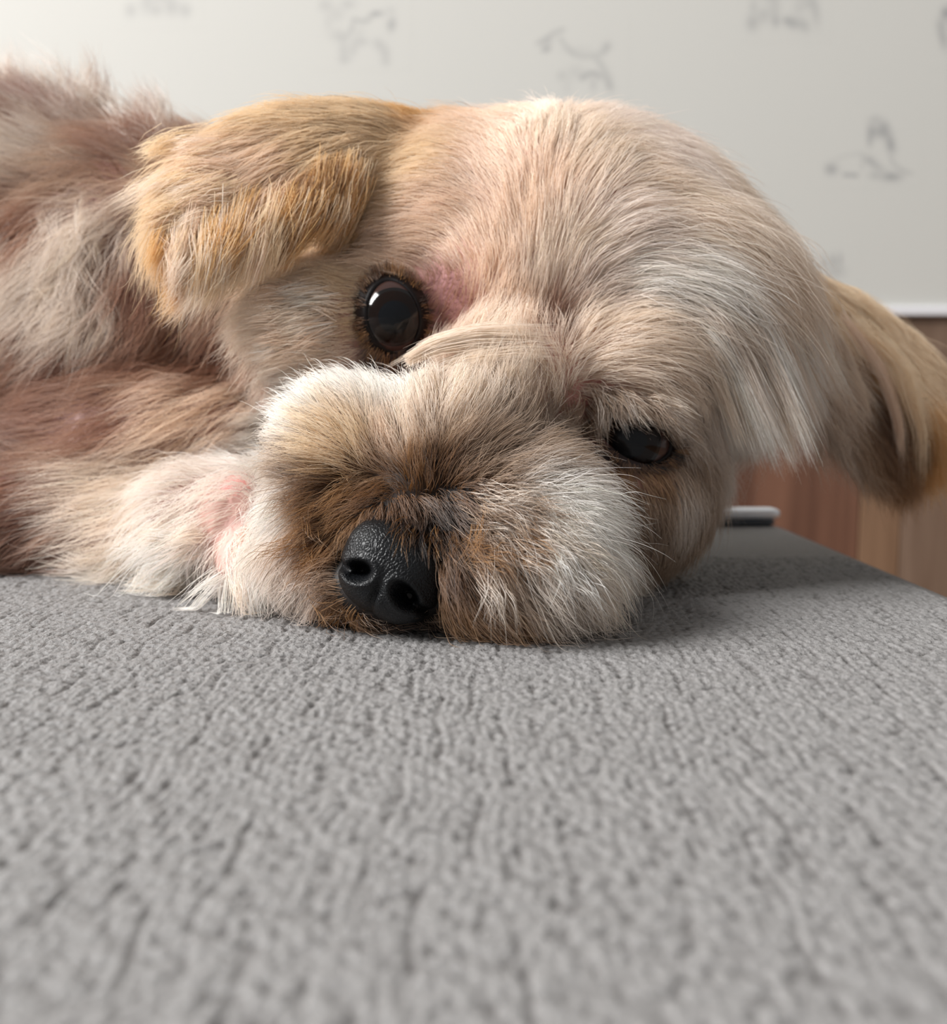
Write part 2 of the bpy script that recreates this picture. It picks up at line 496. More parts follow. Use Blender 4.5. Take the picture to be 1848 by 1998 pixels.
raw = bpy.data.meshes.new('raw'); 
bmesh.ops.recalc_face_normals(parts_bm, faces=list(parts_bm.faces))
parts_bm.to_mesh(raw); parts_bm.free()
tmp = bpy.data.objects.new('tmp', raw); COL.objects.link(tmp)
m1 = tmp.modifiers.new('r', 'REMESH'); m1.mode = 'VOXEL'; m1.voxel_size = 0.0015
m2 = tmp.modifiers.new('s', 'SMOOTH'); m2.factor = 0.5; m2.iterations = 14
dg = bpy.context.evaluated_depsgraph_get()
body_me = bpy.data.meshes.new_from_object(tmp.evaluated_get(dg))
bpy.data.objects.remove(tmp); bpy.data.meshes.remove(raw)
nv = len(body_me.vertices)
co = np.empty(nv * 3, np.float32); body_me.vertices.foreach_get('co', co); co = co.reshape(-1, 3)
co[:, 2] = np.maximum(co[:, 2], 0.0008)
body_me.vertices.foreach_set('co', co.ravel()); body_me.update(); body_me.shade_smooth()
body_me.name = 'body'
body = bpy.data.objects.new('body', body_me); COL.objects.link(body); body.parent = dog
body['label'] = 'pinkish skin under the fur'
M_skin, nt, b = mat('pink dog skin')
sat = node(nt, 'ShaderNodeAttribute', attribute_name='skin')
nt.links.new(sat.outputs['Color'], b.inputs['Base Color'])
b.inputs['Roughness'].default_value = 0.6
b.inputs['Subsurface Weight'].default_value = 0.0
body_me.materials.clear(); body_me.materials.append(M_skin)

body_me.calc_loop_triangles()
nt_ = len(body_me.loop_triangles)
tri = np.empty(nt_ * 3, np.int32); body_me.loop_triangles.foreach_get('vertices', tri); tri = tri.reshape(-1, 3)
vn = np.empty(nv * 3, np.float32); body_me.vertices.foreach_get('normal', vn); vn = vn.reshape(-1, 3)
bvh = BVHTree.FromPolygons([tuple(v) for v in co], [tuple(t) for t in tri.tolist()])

def hit(px, py, fallback=0.3):
    loc, nrm, idx, dist = bvh.ray_cast(Vector(CAM), Vector(ray_dir(px, py)))
    if loc is None:
        q = P(px, py, fallback)
        loc, nrm, idx, dist = bvh.find_nearest(Vector(q))
    n_ = vn[tri[idx]].mean(0); n_ = n_ / np.linalg.norm(n_)
    return np.array(loc), n_

# ------------------------------------------------------------------ fur controls
CLR = {
    'cream': (225, 192, 162), 'white': (236, 222, 208), 'tan': (214, 170, 120), 'gold': (188, 128, 68),
    'brown': (84, 54, 32), 'greyb': (134, 109, 89), 'orange': (140, 84, 38), 'dark': (36, 24, 17),
    'pinkw': (230, 200, 180), 'mauve': (126, 88, 72), 'peach': (222, 174, 138), 'grey': (178, 155, 135), 'umber': (122, 84, 52),
}
# px, py, angle (0 right, 90 down), length mm, lift deg, colour, region, density, curl
CTL = [
 # muzzle bridge, radiating up from above the nose
 (800,860,-92,9,30,'cream','muzzle',1.0,.3),(880,800,-80,10,32,'cream','muzzle',1.0,.3),(960,780,-62,11,34,'cream','muzzle',1.0,.3),
 (1000,850,-48,11,34,'greyb','muzzle',1.0,.4),(1050,910,-25,11,36,'greyb','muzzle',1.0,.6),(900,890,-70,10,32,'greyb','muzzle',1.0,.4),
 (850,930,-80,8,30,'brown','muzzle',1.0,.4),(940,930,-40,9,32,'greyb','muzzle',1.0,.5),(760,810,-100,8,30,'white','muzzle',1.0,.3),
 (700,770,-112,8,34,'white','muzzle',1.0,.3),(630,740,-122,10,38,'white','muzzle',1.0,.2),(600,810,-140,10,38,'white','muzzle',1.0,.2),
 (540,850,-155,10,40,'white','muzzle',1.0,.2),(640,860,-150,9,34,'tan','muzzle',1.0,.4),(700,880,-125,8,30,'tan','muzzle',1.0,.3),
 (760,880,-100,8,28,'peach','muzzle',1.0,.3),(510,930,-172,9,40,'white','muzzle',1.0,.2),(580,920,-165,9,34,'greyb','muzzle',1.0,.5),
 (640,940,170,9,32,'brown','muzzle',1.0,.6),(700,960,160,7,30,'umber','muzzle',1.0,.6),(560,990,150,9,34,'white','muzzle',.8,.8),
 (620,1000,135,8,32,'umber','muzzle',1.0,.7),(660,1010,140,6,28,'umber','muzzle',1.0,.6),(640,1070,110,8,30,'umber','muzzle',.9,.7),
 (560,1060,130,10,34,'pinkw','muzzle',.7,1.0),(600,1120,130,9,30,'pinkw','muzzle',.8,1.0),(520,1110,150,10,30,'white','muzzle',.8,.8),
 (800,925,-95,6,28,'umber','muzzle',1.1,.4),(790,950,-110,5,24,'brown','muzzle',1.2,.4),(740,960,110,6,26,'brown','muzzle',1.0,.5),(800,980,80,5,24,'brown','muzzle',1.2,.4),(860,1000,55,6,26,'dark','muzzle',1.2,.4),
 (760,1012,95,4,22,'brown','muzzle',1.0,.4),(830,1035,95,5,22,'dark','muzzle',1.2,.4),(890,1040,75,8,28,'brown','muzzle',1.1,.5),
 (910,970,20,9,34,'brown','muzzle',1.1,.5),(970,990,30,10,36,'greyb','muzzle',1.0,.7),(940,1060,60,10,32,'umber','muzzle',1.0,.6),
 (900,1110,85,9,30,'brown','muzzle',1.0,.5),(1000,1060,50,12,38,'grey','muzzle',1.0,.9),(1060,980,-25,12,42,'white','muzzle',1.0,1.0),
 (1070,1050,45,13,40,'white','muzzle',1.0,.9),(1140,1060,25,12,40,'white','muzzle',1.0,.7),(1180,1100,35,11,38,'cream','muzzle',1.0,.5),
 (1140,1140,55,12,36,'cream','muzzle',1.0,.5),(1040,1130,60,12,34,'grey','muzzle',1.0,.6),(960,1130,65,11,32,'greyb','muzzle',1.0,.6),
 (900,1180,50,9,28,'umber','muzzle',1.0,.6),(980,1190,35,11,28,'umber','muzzle',1.0,.7),(1080,1190,45,12,30,'grey','muzzle',1.0,.5),
 (1170,1190,50,10,32,'cream','muzzle',1.0,.4),(1000,1225,20,10,22,'umber','muzzle',1.0,.8),(880,1225,20,8,22,'brown','muzzle',.9,1.0),
 (760,1215,30,6,20,'dark','muzzle',.7,1.0),(690,1190,140,6,22,'umber','muzzle',.7,1.0),(1100,1000,10,12,42,'white','muzzle',1.0,.9),
 # between the eyes
 (1000,720,-70,9,28,'cream','head',.9,.6),(1060,760,-100,8,30,'cream','head',1.0,1.2),(1080,830,-60,8,34,'grey','head',1.0,1.2),(940,720,-60,9,24,'cream','head',.9,.4),
 (1060,690,200,9,24,'peach','head',.6,.8),(860,730,-20,9,20,'cream','head',.8,.4),(800,745,10,6,18,'mauve','head',.3,.4),(752,712,60,3,12,'dark','head',.12,.2),(725,690,120,3,12,'dark','head',.15,.2),
 # bare patch right of the image-left eye and forehead
 (865,570,-60,3,16,'mauve','head',.35,.2),(890,620,-30,4,16,'mauve','head',.35,.3),(840,650,-10,3,14,'mauve','head',.3,.2),
 (960,560,-75,9,20,'peach','head',.9,.2),(1000,620,-80,9,24,'peach','head',.8,.4),(960,640,-60,8,24,'cream','head',.9,.6),
 (1080,640,-70,9,20,'mauve','head',.45,.3),(1060,560,-85,10,16,'cream','head',.9,.1),(1000,460,-95,10,12,'peach','head',1.0,.1),
 (900,480,-130,10,12,'peach','head',1.0,.1),(850,420,-165,10,12,'peach','head',1.0,.1),(780,480,185,11,14,'peach','head',.9,.1),
 (700,490,178,12,14,'peach','head',.9,.1),(660,440,170,12,16,'tan','head',.9,.1),(780,380,188,11,12,'tan','head',1.0,.1),
 (860,310,195,11,12,'tan','head',1.0,.1),(960,330,-120,11,12,'peach','head',1.0,.1),(1050,400,-92,11,12,'peach','head',1.0,.1),
 (980,240,-140,11,14,'peach','head',1.0,.1),(1080,260,-85,11,14,'cream','head',1.0,.1),(1160,330,-60,12,14,'cream','head',1.0,.1),
 (1180,240,-50,12,14,'pinkw','head',1.0,.1),(1280,290,10,13,14,'pinkw','head',1.0,.1),(1380,340,28,14,14,'cream','head',1.0,.1),
 # sweep over the image-right brow
 (1110,520,-78,12,14,'cream','head',.9,.1),(1150,580,-62,14,16,'pinkw','head',.8,.1),(1190,480,-35,17,18,'pinkw','head',1.0,.1),
 (1290,430,2,20,18,'cream','head',1.0,.1),(1390,440,22,22,18,'cream','head',1.0,.1),(1470,490,42,24,18,'cream','head',1.0,.1),
 (1530,580,52,25,18,'cream','head',1.0,.1),(1570,680,58,24,18,'cream','head',1.0,.1),(1200,570,-25,18,20,'white','head',1.0,.1),
 (1300,530,8,22,20,'white','head',1.0,.1),(1400,570,32,24,18,'cream','head',1.0,.1),(1470,660,48,25,16,'cream','head',1.0,.1),
 (1500,760,58,24,16,'cream','head',1.0,.1),(1120,670,-38,13,24,'cream','head',.9,.3),(1210,650,-14,18,24,'cream','head',1.0,.1),
 (1300,640,14,20,22,'cream','head',1.0,.1),(1370,700,40,22,20,'white','head',1.1,.1),(1410,780,54,24,18,'white','head',1.1,.1),
 (1430,850,58,20,18,'white','head',1.0,.1),(1140,730,-20,12,24,'cream','head',.9,.3),(1230,715,0,15,22,'cream','head',1.0,.1),
 (1310,750,28,15,20,'cream','head',1.0,.1),(1330,810,48,12,18,'grey','head',.9,.1),
 (1170,785,-30,7,22,'mauve','head',.5,.2),(1230,785,14,11,22,'cream','head',1.0,.1),(1200,815,42,9,24,'cream','head',1.0,.2),
 (1270,805,30,10,20,'grey','head',1.0,.1),(1150,820,80,6,26,'greyb','head',.9,.4),(1110,790,170,7,24,'greyb','head',.9,.8),
 # below the image-right eye, cheek
 (1200,920,80,7,16,'umber','head',1.0,.2),(1270,920,62,7,16,'umber','head',1.0,.2),(1140,900,100,8,20,'umber','head',1.0,.3),
 (1330,880,68,8,16,'greyb','head',1.0,.1),(1260,980,72,9,16,'greyb','head',1.0,.1),(1330,960,75,10,16,'grey','head',1.0,.1),
 (1390,900,70,12,18,'grey','head',1.0,.1),(1370,1000,82,12,18,'greyb','head',1.0,.1),(1280,1060,85,11,20,'greyb','head',1.0,.1),
 (1190,980,85,9,18,'umber','head',1.0,.2),(1420,940,75,14,20,'grey','head',1.0,.1),
 # image-left cheek
 (690,560,178,9,14,'tan','head',.9,.1),(640,600,182,12,20,'cream','head',1.0,.1,.3),(560,620,176,15,28,'cream','head',1.0,.1,.6),
 (640,670,190,11,26,'cream','head',1.0,.1,.3),(690,690,-170,7,22,'cream','head',1.0,.2),(560,660,180,14,30,'cream','head',1.0,.1,.6),
 (700,630,178,5,10,'tan','head',.8,.1),
 # image-left ear
 (840,235,182,15,12,'gold','ear',1.1,.1),(760,235,180,17,12,'tan','ear',1.1,.1),(680,225,178,18,14,'tan','ear',1.1,.1),(560,220,176,19,16,'tan','ear',1.1,.1),
 (460,245,172,19,16,'tan','ear',1.1,.1),(760,290,165,17,12,'tan','ear',1.1,.1),(660,300,155,19,14,'tan','ear',1.1,.1),
 (560,310,148,20,14,'peach','ear',1.1,.1),(460,330,150,20,16,'peach','ear',1.1,.1),(380,330,165,19,18,'tan','ear',1.1,.1),
 (340,400,140,19,20,'tan','ear',1.1,.1),(420,410,118,20,16,'cream','ear',1.1,.1),(520,400,130,20,16,'tan','ear',1.1,.1),
 (620,380,122,19,16,'gold','ear',1.1,.1),(660,345,125,17,16,'gold','ear',1.1,.1),(400,480,100,19,18,'cream','ear',1.1,.1),
 (340,490,98,17,22,'gold','ear',1.1,.2),(470,450,115,19,18,'tan','ear',1.1,.1),(560,420,118,20,18,'tan','ear',1.1,.1),
 # image-right ear; umber and brown inside it are its shade put into the fur
 (1600,570,40,20,14,'tan','ear',1.0,.1),(1660,620,42,22,14,'tan','ear',1.0,.1),(1740,700,48,24,14,'tan','ear',1.0,.1),
 (1800,780,58,24,16,'gold','ear',1.0,.1),(1820,850,72,22,18,'gold','ear',1.0,.1),(1640,700,60,16,12,'umber','ear',.7,.1),
 (1700,780,70,18,12,'brown','ear',.8,.1),(1760,860,80,20,16,'umber','ear',1.0,.1),(1730,820,78,18,14,'brown','ear',.8,.1),
 # trunk and neck; mauve is thin fur, darkened further for the shade there
 (60,240,-140,18,40,'mauve','body',.55,.3),(200,250,-150,17,36,'mauve','body',.55,.3),(320,300,-165,15,30,'mauve','body',.5,.3),
 (60,330,180,17,26,'grey','body',.55,.3),(200,330,178,16,24,'greyb','body',.55,.3),(80,430,150,18,24,'mauve','body',.45,.4),
 (200,450,125,18,26,'grey','body',.5,.5),(80,540,112,20,28,'grey','body',.5,.6),(190,580,100,20,30,'grey','body',.5,.6),
 (280,540,95,18,28,'mauve','body',.5,.5),(60,680,150,17,22,'mauve','body',.42,.4),(200,700,130,17,22,'mauve','body',.42,.4),
 (320,680,120,17,22,'mauve','body',.45,.3),(430,680,115,16,20,'mauve','body',.5,.2),(520,690,120,14,18,'mauve','body',.5,.2),
 (100,820,168,16,20,'mauve','body',.45,.3),(260,820,150,17,20,'mauve','body',.45,.3),(400,800,140,17,20,'peach','body',.5,.2),
 (480,790,135,14,18,'peach','body',.5,.2),(100,960,170,16,18,'mauve','body',.45,.2),(260,940,158,17,20,'cream','body',.5,.2),
 (380,920,150,17,20,'cream','body',.6,.2),(120,1060,165,16,16,'mauve','body',.5,.2),(280,1040,155,18,20,'cream','body',.6,.2),
 (-300,500,150,18,26,'mauve','body',.3,.3),(-600,600,160,18,26,'mauve','body',.25,.3),(-300,900,165,18,22,'mauve','body',.3,.3),
 (450,930,165,12,20,'pinkw','body',.5,.3),
 # foreleg
 (380,1060,150,17,24,'white','body',.7,.2),(320,1110,160,20,18,'white','body',.7,.2),(410,1120,130,14,20,'white','body',.6,.3),
 (440,1060,100,9,18,'pinkw','body',.16,.4),(490,1040,60,10,24,'white','body',.5,.8),(480,1110,70,10,20,'pinkw','body',.4,.6),
 (520,1140,40,8,18,'white','body',.5,.6),(430,990,140,12,22,'pinkw','body',.5,.2),
]
nC = len(CTL)
REG = {'muzzle': 0, 'head': 1, 'ear': 2, 'body': 3}
cP = np.zeros((nC, 3)); cV = np.zeros((nC, 3)); cN = np.zeros((nC, 3))
cW = np.zeros((nC, 3)); cS = np.zeros((nC, 5)); cC = np.zeros((nC, 3)); cR = np.zeros(nC, int)
FREE = {'muzzle': .15, 'head': .05, 'ear': .5, 'body': .15}
for i, row_ in enumerate(CTL):
    px, py, ang_, ln, lift, clr, reg, den, curl = row_[:9]
    fr = row_[9] if len(row_) > 9 else FREE[reg]
    p, n = hit(px, py, 0.3)
    a_ = math.radians(ang_)
    v = RIGHT * math.cos(a_) - UP * math.sin(a_)
    cW[i] = v
    v = v - n * np.dot(v, n)
    v /= np.linalg.norm(v) + 1e-9
    cP[i], cV[i], cN[i] = p, v, n
    cS[i] = (ln / 1000 * {'muzzle': 1.22, 'head': 1.15, 'ear': .95, 'body': 1.35}[reg], math.radians(lift * {'muzzle': 1.4, 'head': 1.35, 'ear': 1.1, 'body': 1.3}[reg]), den, curl, fr)
    cC[i] = lin(CLR[clr]); cR[i] = REG[reg]

def idw(Q, N=None, chunk=20000):
    """interpolate the controls at points Q -> flow, scalars, colour, nearest control"""
    fl = np.zeros((len(Q), 3)); sc = np.zeros((len(Q), 5)); wl = np.zeros((len(Q), 3)); cl = np.zeros((len(Q), 3)); near = np.zeros(len(Q), int)
    for s in range(0, len(Q), chunk):
        q = Q[s:s + chunk]
        d2 = ((q[:, None, :] - cP[None]) ** 2).sum(-1)
        if N is not None:        # front and back of the flat ears are told apart by their normals
            d2 = d2 + (0.010 ** 2) * np.clip(0.3 - N[s:s + chunk] @ cN.T, 0, None)
        w = 1.0 / (d2 + 0.0025 ** 2) ** 2
        w /= w.sum(1, keepdims=True)
        fl[s:s + chunk] = w @ cV; wl[s:s + chunk] = w @ cW; sc[s:s + chunk] = w @ cS; cl[s:s + chunk] = w @ cC
        near[s:s + chunk] = cR[np.argmin(d2, 1)]
    return fl, sc, cl, near, wl

# ------------------------------------------------------------------ eyes: frames
class Eye: pass
def make_eye(px, py, gaze_px, roll, r_mm, a_deg, b_deg, sink):
    e = Eye()
    p, n = hit(px, py)
    e.r = r_mm / 1000
    view = -ray_dir(px, py)
    e.c = p - view * sink / 1000
    g = P(gaze_px[0], gaze_px[1], 0.02) - e.c
    e.g = view.copy()
    e.gaze = g / np.linalg.norm(g)
    ra = math.radians(roll)
    u = RIGHT * math.cos(ra) - UP * math.sin(ra)
    e.u = u - e.g * np.dot(u, e.g); e.u /= np.linalg.norm(e.u)
    e.v = np.cross(e.g, e.u)
    if np.dot(e.v, UP) < 0: e.v = -e.v
    e.a, e.b = math.radians(a_deg), math.radians(b_deg)
    return e
eyeL = make_eye(768, 618, (1350, 860), 80, 10.5, 52, 36, 6.9)
eyeR = make_eye(1230, 860, (1000, 1000), 10, 11.0, 56, 31, 6.9)
EYES = [eyeL, eyeR]
def eye_mask(Q, grow):
    """>0 outside the eye openings (in units of the opening)"""
    m = np.full(len(Q), 9.0)
    for e in EYES:
        d = Q - e.c
        x = d @ e.u / (e.r * math.sin(e.a) * grow); y = d @ e.v / (e.r * math.sin(e.b) * grow); z = d @ e.g
        k = np.hypot(x, y); k = np.where(z < -0.004, 9.0, k)
        m = np.minimum(m, k)
    return m

# ------------------------------------------------------------------ nose frame
nose_c = P(770, 1117, .2055)
rn = math.radians(27)
nose_z = -ray_dir(770, 1117) + 0.22 * (-RIGHT) - 0.10 * UP; nose_z /= np.linalg.norm(nose_z)
nose_x = RIGHT * math.cos(rn) - UP * math.sin(rn); nose_x -= nose_z * np.dot(nose_x, nose_z); nose_x /= np.linalg.norm(nose_x)
nose_y = np.cross(nose_z, nose_x)
NA, NBb, NCc = 0.0116, 0.0104, 0.0105
def nose_mask(Q, grow=1.0):
    d = Q - nose_c
    return np.sqrt((d @ nose_x / NA) ** 2 + (d @ nose_y / NBb) ** 2 + (d @ nose_z / NCc) ** 2) / grow

# ------------------------------------------------------------------ guides
def sample_roots(n, prob):
    A = co[tri[:, 0]]; Bv = co[tri[:, 1]]; Cv = co[tri[:, 2]]
    area_ = np.linalg.norm(np.cross(Bv - A, Cv - A), axis=1) * 0.5
    w = area_ * prob; w = w / w.sum()
    k = rng.choice(len(tri), size=n, p=w)
    r1 = np.sqrt(rng.random(n)); r2 = rng.random(n)
    wa, wb, wc = (1 - r1)[:, None], (r1 * (1 - r2))[:, None], (r1 * r2)[:, None]
    p = A[k] * wa + Bv[k] * wb + Cv[k] * wc
    nn = vn[tri[k, 0]] * wa + vn[tri[k, 1]] * wb + vn[tri[k, 2]] * wc
    return p.astype(float), (nn / np.linalg.norm(nn, axis=1, keepdims=True)).astype(float)

cen = co[tri].mean(1).astype(float); cnm = vn[tri].mean(1).astype(float)
cnm /= np.linalg.norm(cnm, axis=1, keepdims=True)
_, tsc, tcl, tnear, _ = idw(cen, cnm)
facing = ((CAM - cen) / np.linalg.norm(CAM - cen, axis=1, keepdims=True) * cnm).sum(1)
em = eye_mask(cen, 1.08); nm = nose_mask(cen)
prob = tsc[:, 2].copy()
prob *= np.where(facing > -0.35, 1.0, 0.35)                       # the far side, seen from nowhere near, is thinner
prob *= np.where(cen[:, 0] < -0.20, 0.3, 1.0)
prob *= np.clip((em - 0.98) * 6, 0, 1) * np.clip((nm - 1.0) * 8, 0, 1)
prob *= np.where(cen[:, 2] < 0.0012, 0.05, 1.0)
prob *= np.array([1.55, 1.15, 1.15, 0.6])[tnear]

NG = 15000
K = 9
T = np.linspace(0, 1, K)
def trace(roots, normals):
    n = len(roots)
    fl, sc, cl, near, wf = idw(roots, normals)
    L = sc[:, 0]
    pts = np.zeros((n, K, 3)); pts[:, 0] = roots
    cur = roots.copy(); nrm = normals.copy()
    for k in range(1, K):
        f, _, _, _, w3 = idw(cur, nrm) if k > 1 else (fl, None, None, None, wf)
        f = f - nrm * (f * nrm).sum(1, keepdims=True)
        f /= np.linalg.norm(f, axis=1, keepdims=True) + 1e-9
        t = (k - 1) / (K - 1)
        lift = sc[:, 1] * (1.45 - 1.55 * t)
        d = f * np.cos(lift)[:, None] + nrm * np.sin(lift)[:, None]
        w3 = w3 / (np.linalg.norm(w3, axis=1, keepdims=True) + 1e-9)
        fr = (sc[:, 4] * min(1.0, 2 * t))[:, None]
        d = d * (1 - fr) + w3 * fr
        d[:, 2] -= 0.22 * t
        d /= np.linalg.norm(d, axis=1, keepdims=True)
        cur = cur + d * (L / (K - 1))[:, None]
        for i in range(n):
            loc, nn, idx, dist = bvh.find_nearest(cur[i])
            if loc is None: continue
            sn = vn[tri[idx, 0]]
            off = cur[i] - np.array(loc)
            h = off @ sn
            mn = 0.0006
            if h < mn:
                cur[i] = np.array(loc) + sn * mn
            nrm[i] = sn if dist < 0.006 else nrm[i] * 0.7 + sn * 0.3
        nrm /= np.linalg.norm(nrm, axis=1, keepdims=True)
        cur[:, 2] = np.maximum(cur[:, 2], 0.0007)
        pts[:, k] = cur
    return pts
g_root, g_nrm = sample_roots(NG, np.maximum(prob, 1e-6))
g_pts = trace(g_root, g_nrm)
# locks: guides lean together towards a sparser set of lead guides
NS = 2600
kds = KDTree(NS)
for i in range(NS):
    kds.insert(g_root[i], i)
kds.balance()
_, g_sc, _, g_near, _ = idw(g_root, g_nrm)
lead = np.array([kds.find(g_root[i])[1] for i in range(NG)])
ok = (g_nrm[lead] * g_nrm).sum(1) > 0.3
lw = (np.array([0.40, 0.28, 0.5, 0.55])[g_near] * (1 + 0.35 * np.clip(g_sc[:, 3], 0, 1) * (g_near == 0)) * ok)[:, None] * T[None] ** 1.2
g_pts = g_pts * (1 - lw[..., None]) + g_pts[lead] * lw[..., None]
kd = KDTree(NG)
for i in range(NG):
    kd.insert(g_root[i], i)
kd.balance()

# ------------------------------------------------------------------ hairs
NH = 360000
h_root, h_nrm = sample_roots(NH, np.maximum(prob, 1e-7))
_, h_sc, h_cl, h_near, _ = idw(h_root, h_nrm)
gi = np.zeros((NH, 2), int); gw = np.zeros((NH, 2))
for i in range(NH):
    r = kd.find_n(h_root[i], 4)
    best = [x for x in r if g_nrm[x[1]] @ h_nrm[i] > 0.2] or r
    a0 = best[0]; a1 = best[1] if len(best) > 1 else best[0]
    gi[i] = (a0[1], a1[1]); gw[i] = (1 / (a0[2] + 1e-4), 1 / (a1[2] + 1e-4))
gw /= gw.sum(1, keepdims=True)
rel = (g_pts - g_pts[:, :1])
own = rel[gi[:, 0]] * gw[:, :1, None] + rel[gi[:, 1]] * gw[:, 1:, None]
ls = (0.62 + 0.5 * rng.random(NH)) * np.where(rng.random(NH) < 0.05, 1.25, 1.0)
H = h_root[:, None] + own * ls[:, None, None]
# clumping towards the nearest guide
clump_amt = np.array([0.52, 0.45, 0.62, 0.6])[h_near] * (0.5 + 0.7 * rng.random(NH))
cl_w = clump_amt[:, None] * T[None] ** 1.3
tgt = g_pts[gi[:, 0]]
tgt = g_root[gi[:, 0]][:, None] + rel[gi[:, 0]] * ls[:, None, None]
H = H * (1 - cl_w[..., None]) + tgt * cl_w[..., None]
# curl and stray bend
curl = h_sc[:, 3]
ax1 = rng.normal(size=(NH, 3)); ax1 /= np.linalg.norm(ax1, axis=1, keepdims=True)
ax2 = rng.normal(size=(NH, 3)); ax2 /= np.linalg.norm(ax2, axis=1, keepdims=True)
lenh = h_sc[:, 0] * ls
stray = rng.random(NH) ** 3
amp1 = lenh * (0.07 + 0.17 * curl + 0.22 * stray)
H += (amp1[:, None] * T[None] ** 1.6)[..., None] * ax1[:, None]
ph = rng.random(NH) * 6.28
frq = 3.0 + 5.0 * rng.random(NH)
H += (amp1 * 0.35)[:, None, None] * (np.sin(frq[:, None] * T[None] + ph[:, None]) - np.sin(ph)[:, None])[..., None] * ax2[:, None] * T[None, :, None]
H[..., 2] = np.maximum(H[..., 2], 0.0005)

# hand-placed locks: (pixel path with depth), number of hairs, spread mm at root / tip, colour, region, frizz
def lock(path, n, s0, s1, clr, reg, frizz=0.06, thick=1.0):
    q = np.array([p if isinstance(p, np.ndarray) else P(*p) for p in path])
    t0 = np.linspace(0, 1, len(q))
    u = np.linspace(0, 1, 60)
    cv = np.stack([np.interp(u, t0, q[:, a]) for a in range(3)], -1)
    for _ in range(8):
        cv[1:-1] = 0.25 * cv[:-2] + 0.5 * cv[1:-1] + 0.25 * cv[2:]
    seg = np.linalg.norm(np.diff(cv, axis=0), axis=1); L_ = seg.sum(); al = np.concatenate([[0], np.cumsum(seg)]) / L_
    st = rng.random(n) * 0.22; en = 1 - rng.random(n) ** 1.5 * 0.35
    tt = st[:, None] + (en - st)[:, None] * T[None]
    base_ = np.stack([np.interp(tt, al, cv[:, a]) for a in range(3)], -1)
    o1 = rng.normal(size=(n, 3)); o2 = rng.normal(size=(n, 3))
    spread = (s0 * (1 - tt) + s1 * tt) / 1000
    base_ = base_ + o1[:, None] * spread[..., None] * 0.6 + o2[:, None] * (frizz * L_) * (T[None, :, None] ** 1.5) * 0.6
    base_[..., 2] = np.maximum(base_[..., 2], 0.0006)
    return base_, np.tile(lin(CLR[clr]), (n, 1)), np.full(n, REG[reg]), np.full(n, thick)
LK = []
def sd(px, py, off, default):
    loc, _n, _i, _d = bvh.ray_cast(Vector(CAM), Vector(ray_dir(px, py)))
    if loc is None: return default
    return float((np.array(loc) - CAM) @ FWD) - off / 1000
def surf_path(pts, offs):
    out_ = []; d_ = 0.27
    for (x, y), o_ in zip(pts, offs):
        d_ = min(sd(x, y, o_, d_), d_ + 0.004) if out_ else sd(x, y, o_, d_)
        out_.append((x, y, d_))
    return out_

# under the image-left eye: pale tuft
LK.append(lock([(790, 706, .2335), (850, 672, .229), (930, 655, .227), (1010, 655, .2265), (1075, 662, .227)], 420, 1.2, 2.2, 'cream', 'head', .05))
LK.append(lock([(860, 720, .231), (930, 700, .227), (1010, 690, .226), (1080, 690, .2265)], 420, 1.6, 2.6, 'cream', 'head', .06))
LK.append(lock([(1060, 660, .2275), (900, 650, .2275), (820, 680, .229), (755, 715, .232)], 60, .6, .3, 'cream', 'head', .02))
# fringe of the image-right brow
for (x0, y0, x1, y1, x2, y2, n) in [(1330,640,1420,740,1470,880,300),(1350,600,1450,720,1520,890,300),(1390,590,1490,720,1560,900,300),(1420,560,1530,700,1590,860,260),
        (1450,540,1560,680,1620,830,240),(1480,520,1580,640,1640,770,220),(1360,690,1410,790,1440,900,260),(1400,640,1480,780,1545,915,260),(1370,660,1440,790,1490,905,260)]:
    for k in range(3):
        jx, jy = rng.normal(0, 14), rng.normal(0, 12)
        pts_ = [(x0 + jx, y0 + jy), ((x0 + x1) / 2 + jx + 8, (y0 + y1) / 2 + jy - 10), (x1 + jx, y1 + jy), (x2 + jx, y2 + jy + rng.normal(0, 14))]
        LK.append(lock(surf_path(pts_, (2, 10, 12, 10)), int(n // 2.4), 2.4, .9, random.choice(['white', 'cream', 'cream', 'white', 'grey']), 'head', .045))
# lashes of brow fur over the image-right eye
for k in range(44):
    x = rng.uniform(1140, 1300); y = 792 - 30 * math.sin((x - 1140) / 150 * math.pi) + rng.normal(0, 12) + (x - 1140) * .10
    a_ = math.radians(np.interp(x, [1140, 1180, 1230, 1290], [95, 55, 32, 35]) + rng.normal(0, 12)); l_ = rng.uniform(55, 85)
    d0 = sd(x, y, 0, .238)
    LK.append(lock([(x, y, d0), (x + .5 * l_ * math.cos(a_ - .2), y + .5 * l_ * math.sin(a_ - .2), d0 - .0055), (x + l_ * math.cos(a_), y + l_ * math.sin(a_), d0 - .0065)],
                   26, 2.0, .9, random.choice(['grey', 'grey', 'cream', 'greyb', 'greyb']), 'head', .10))
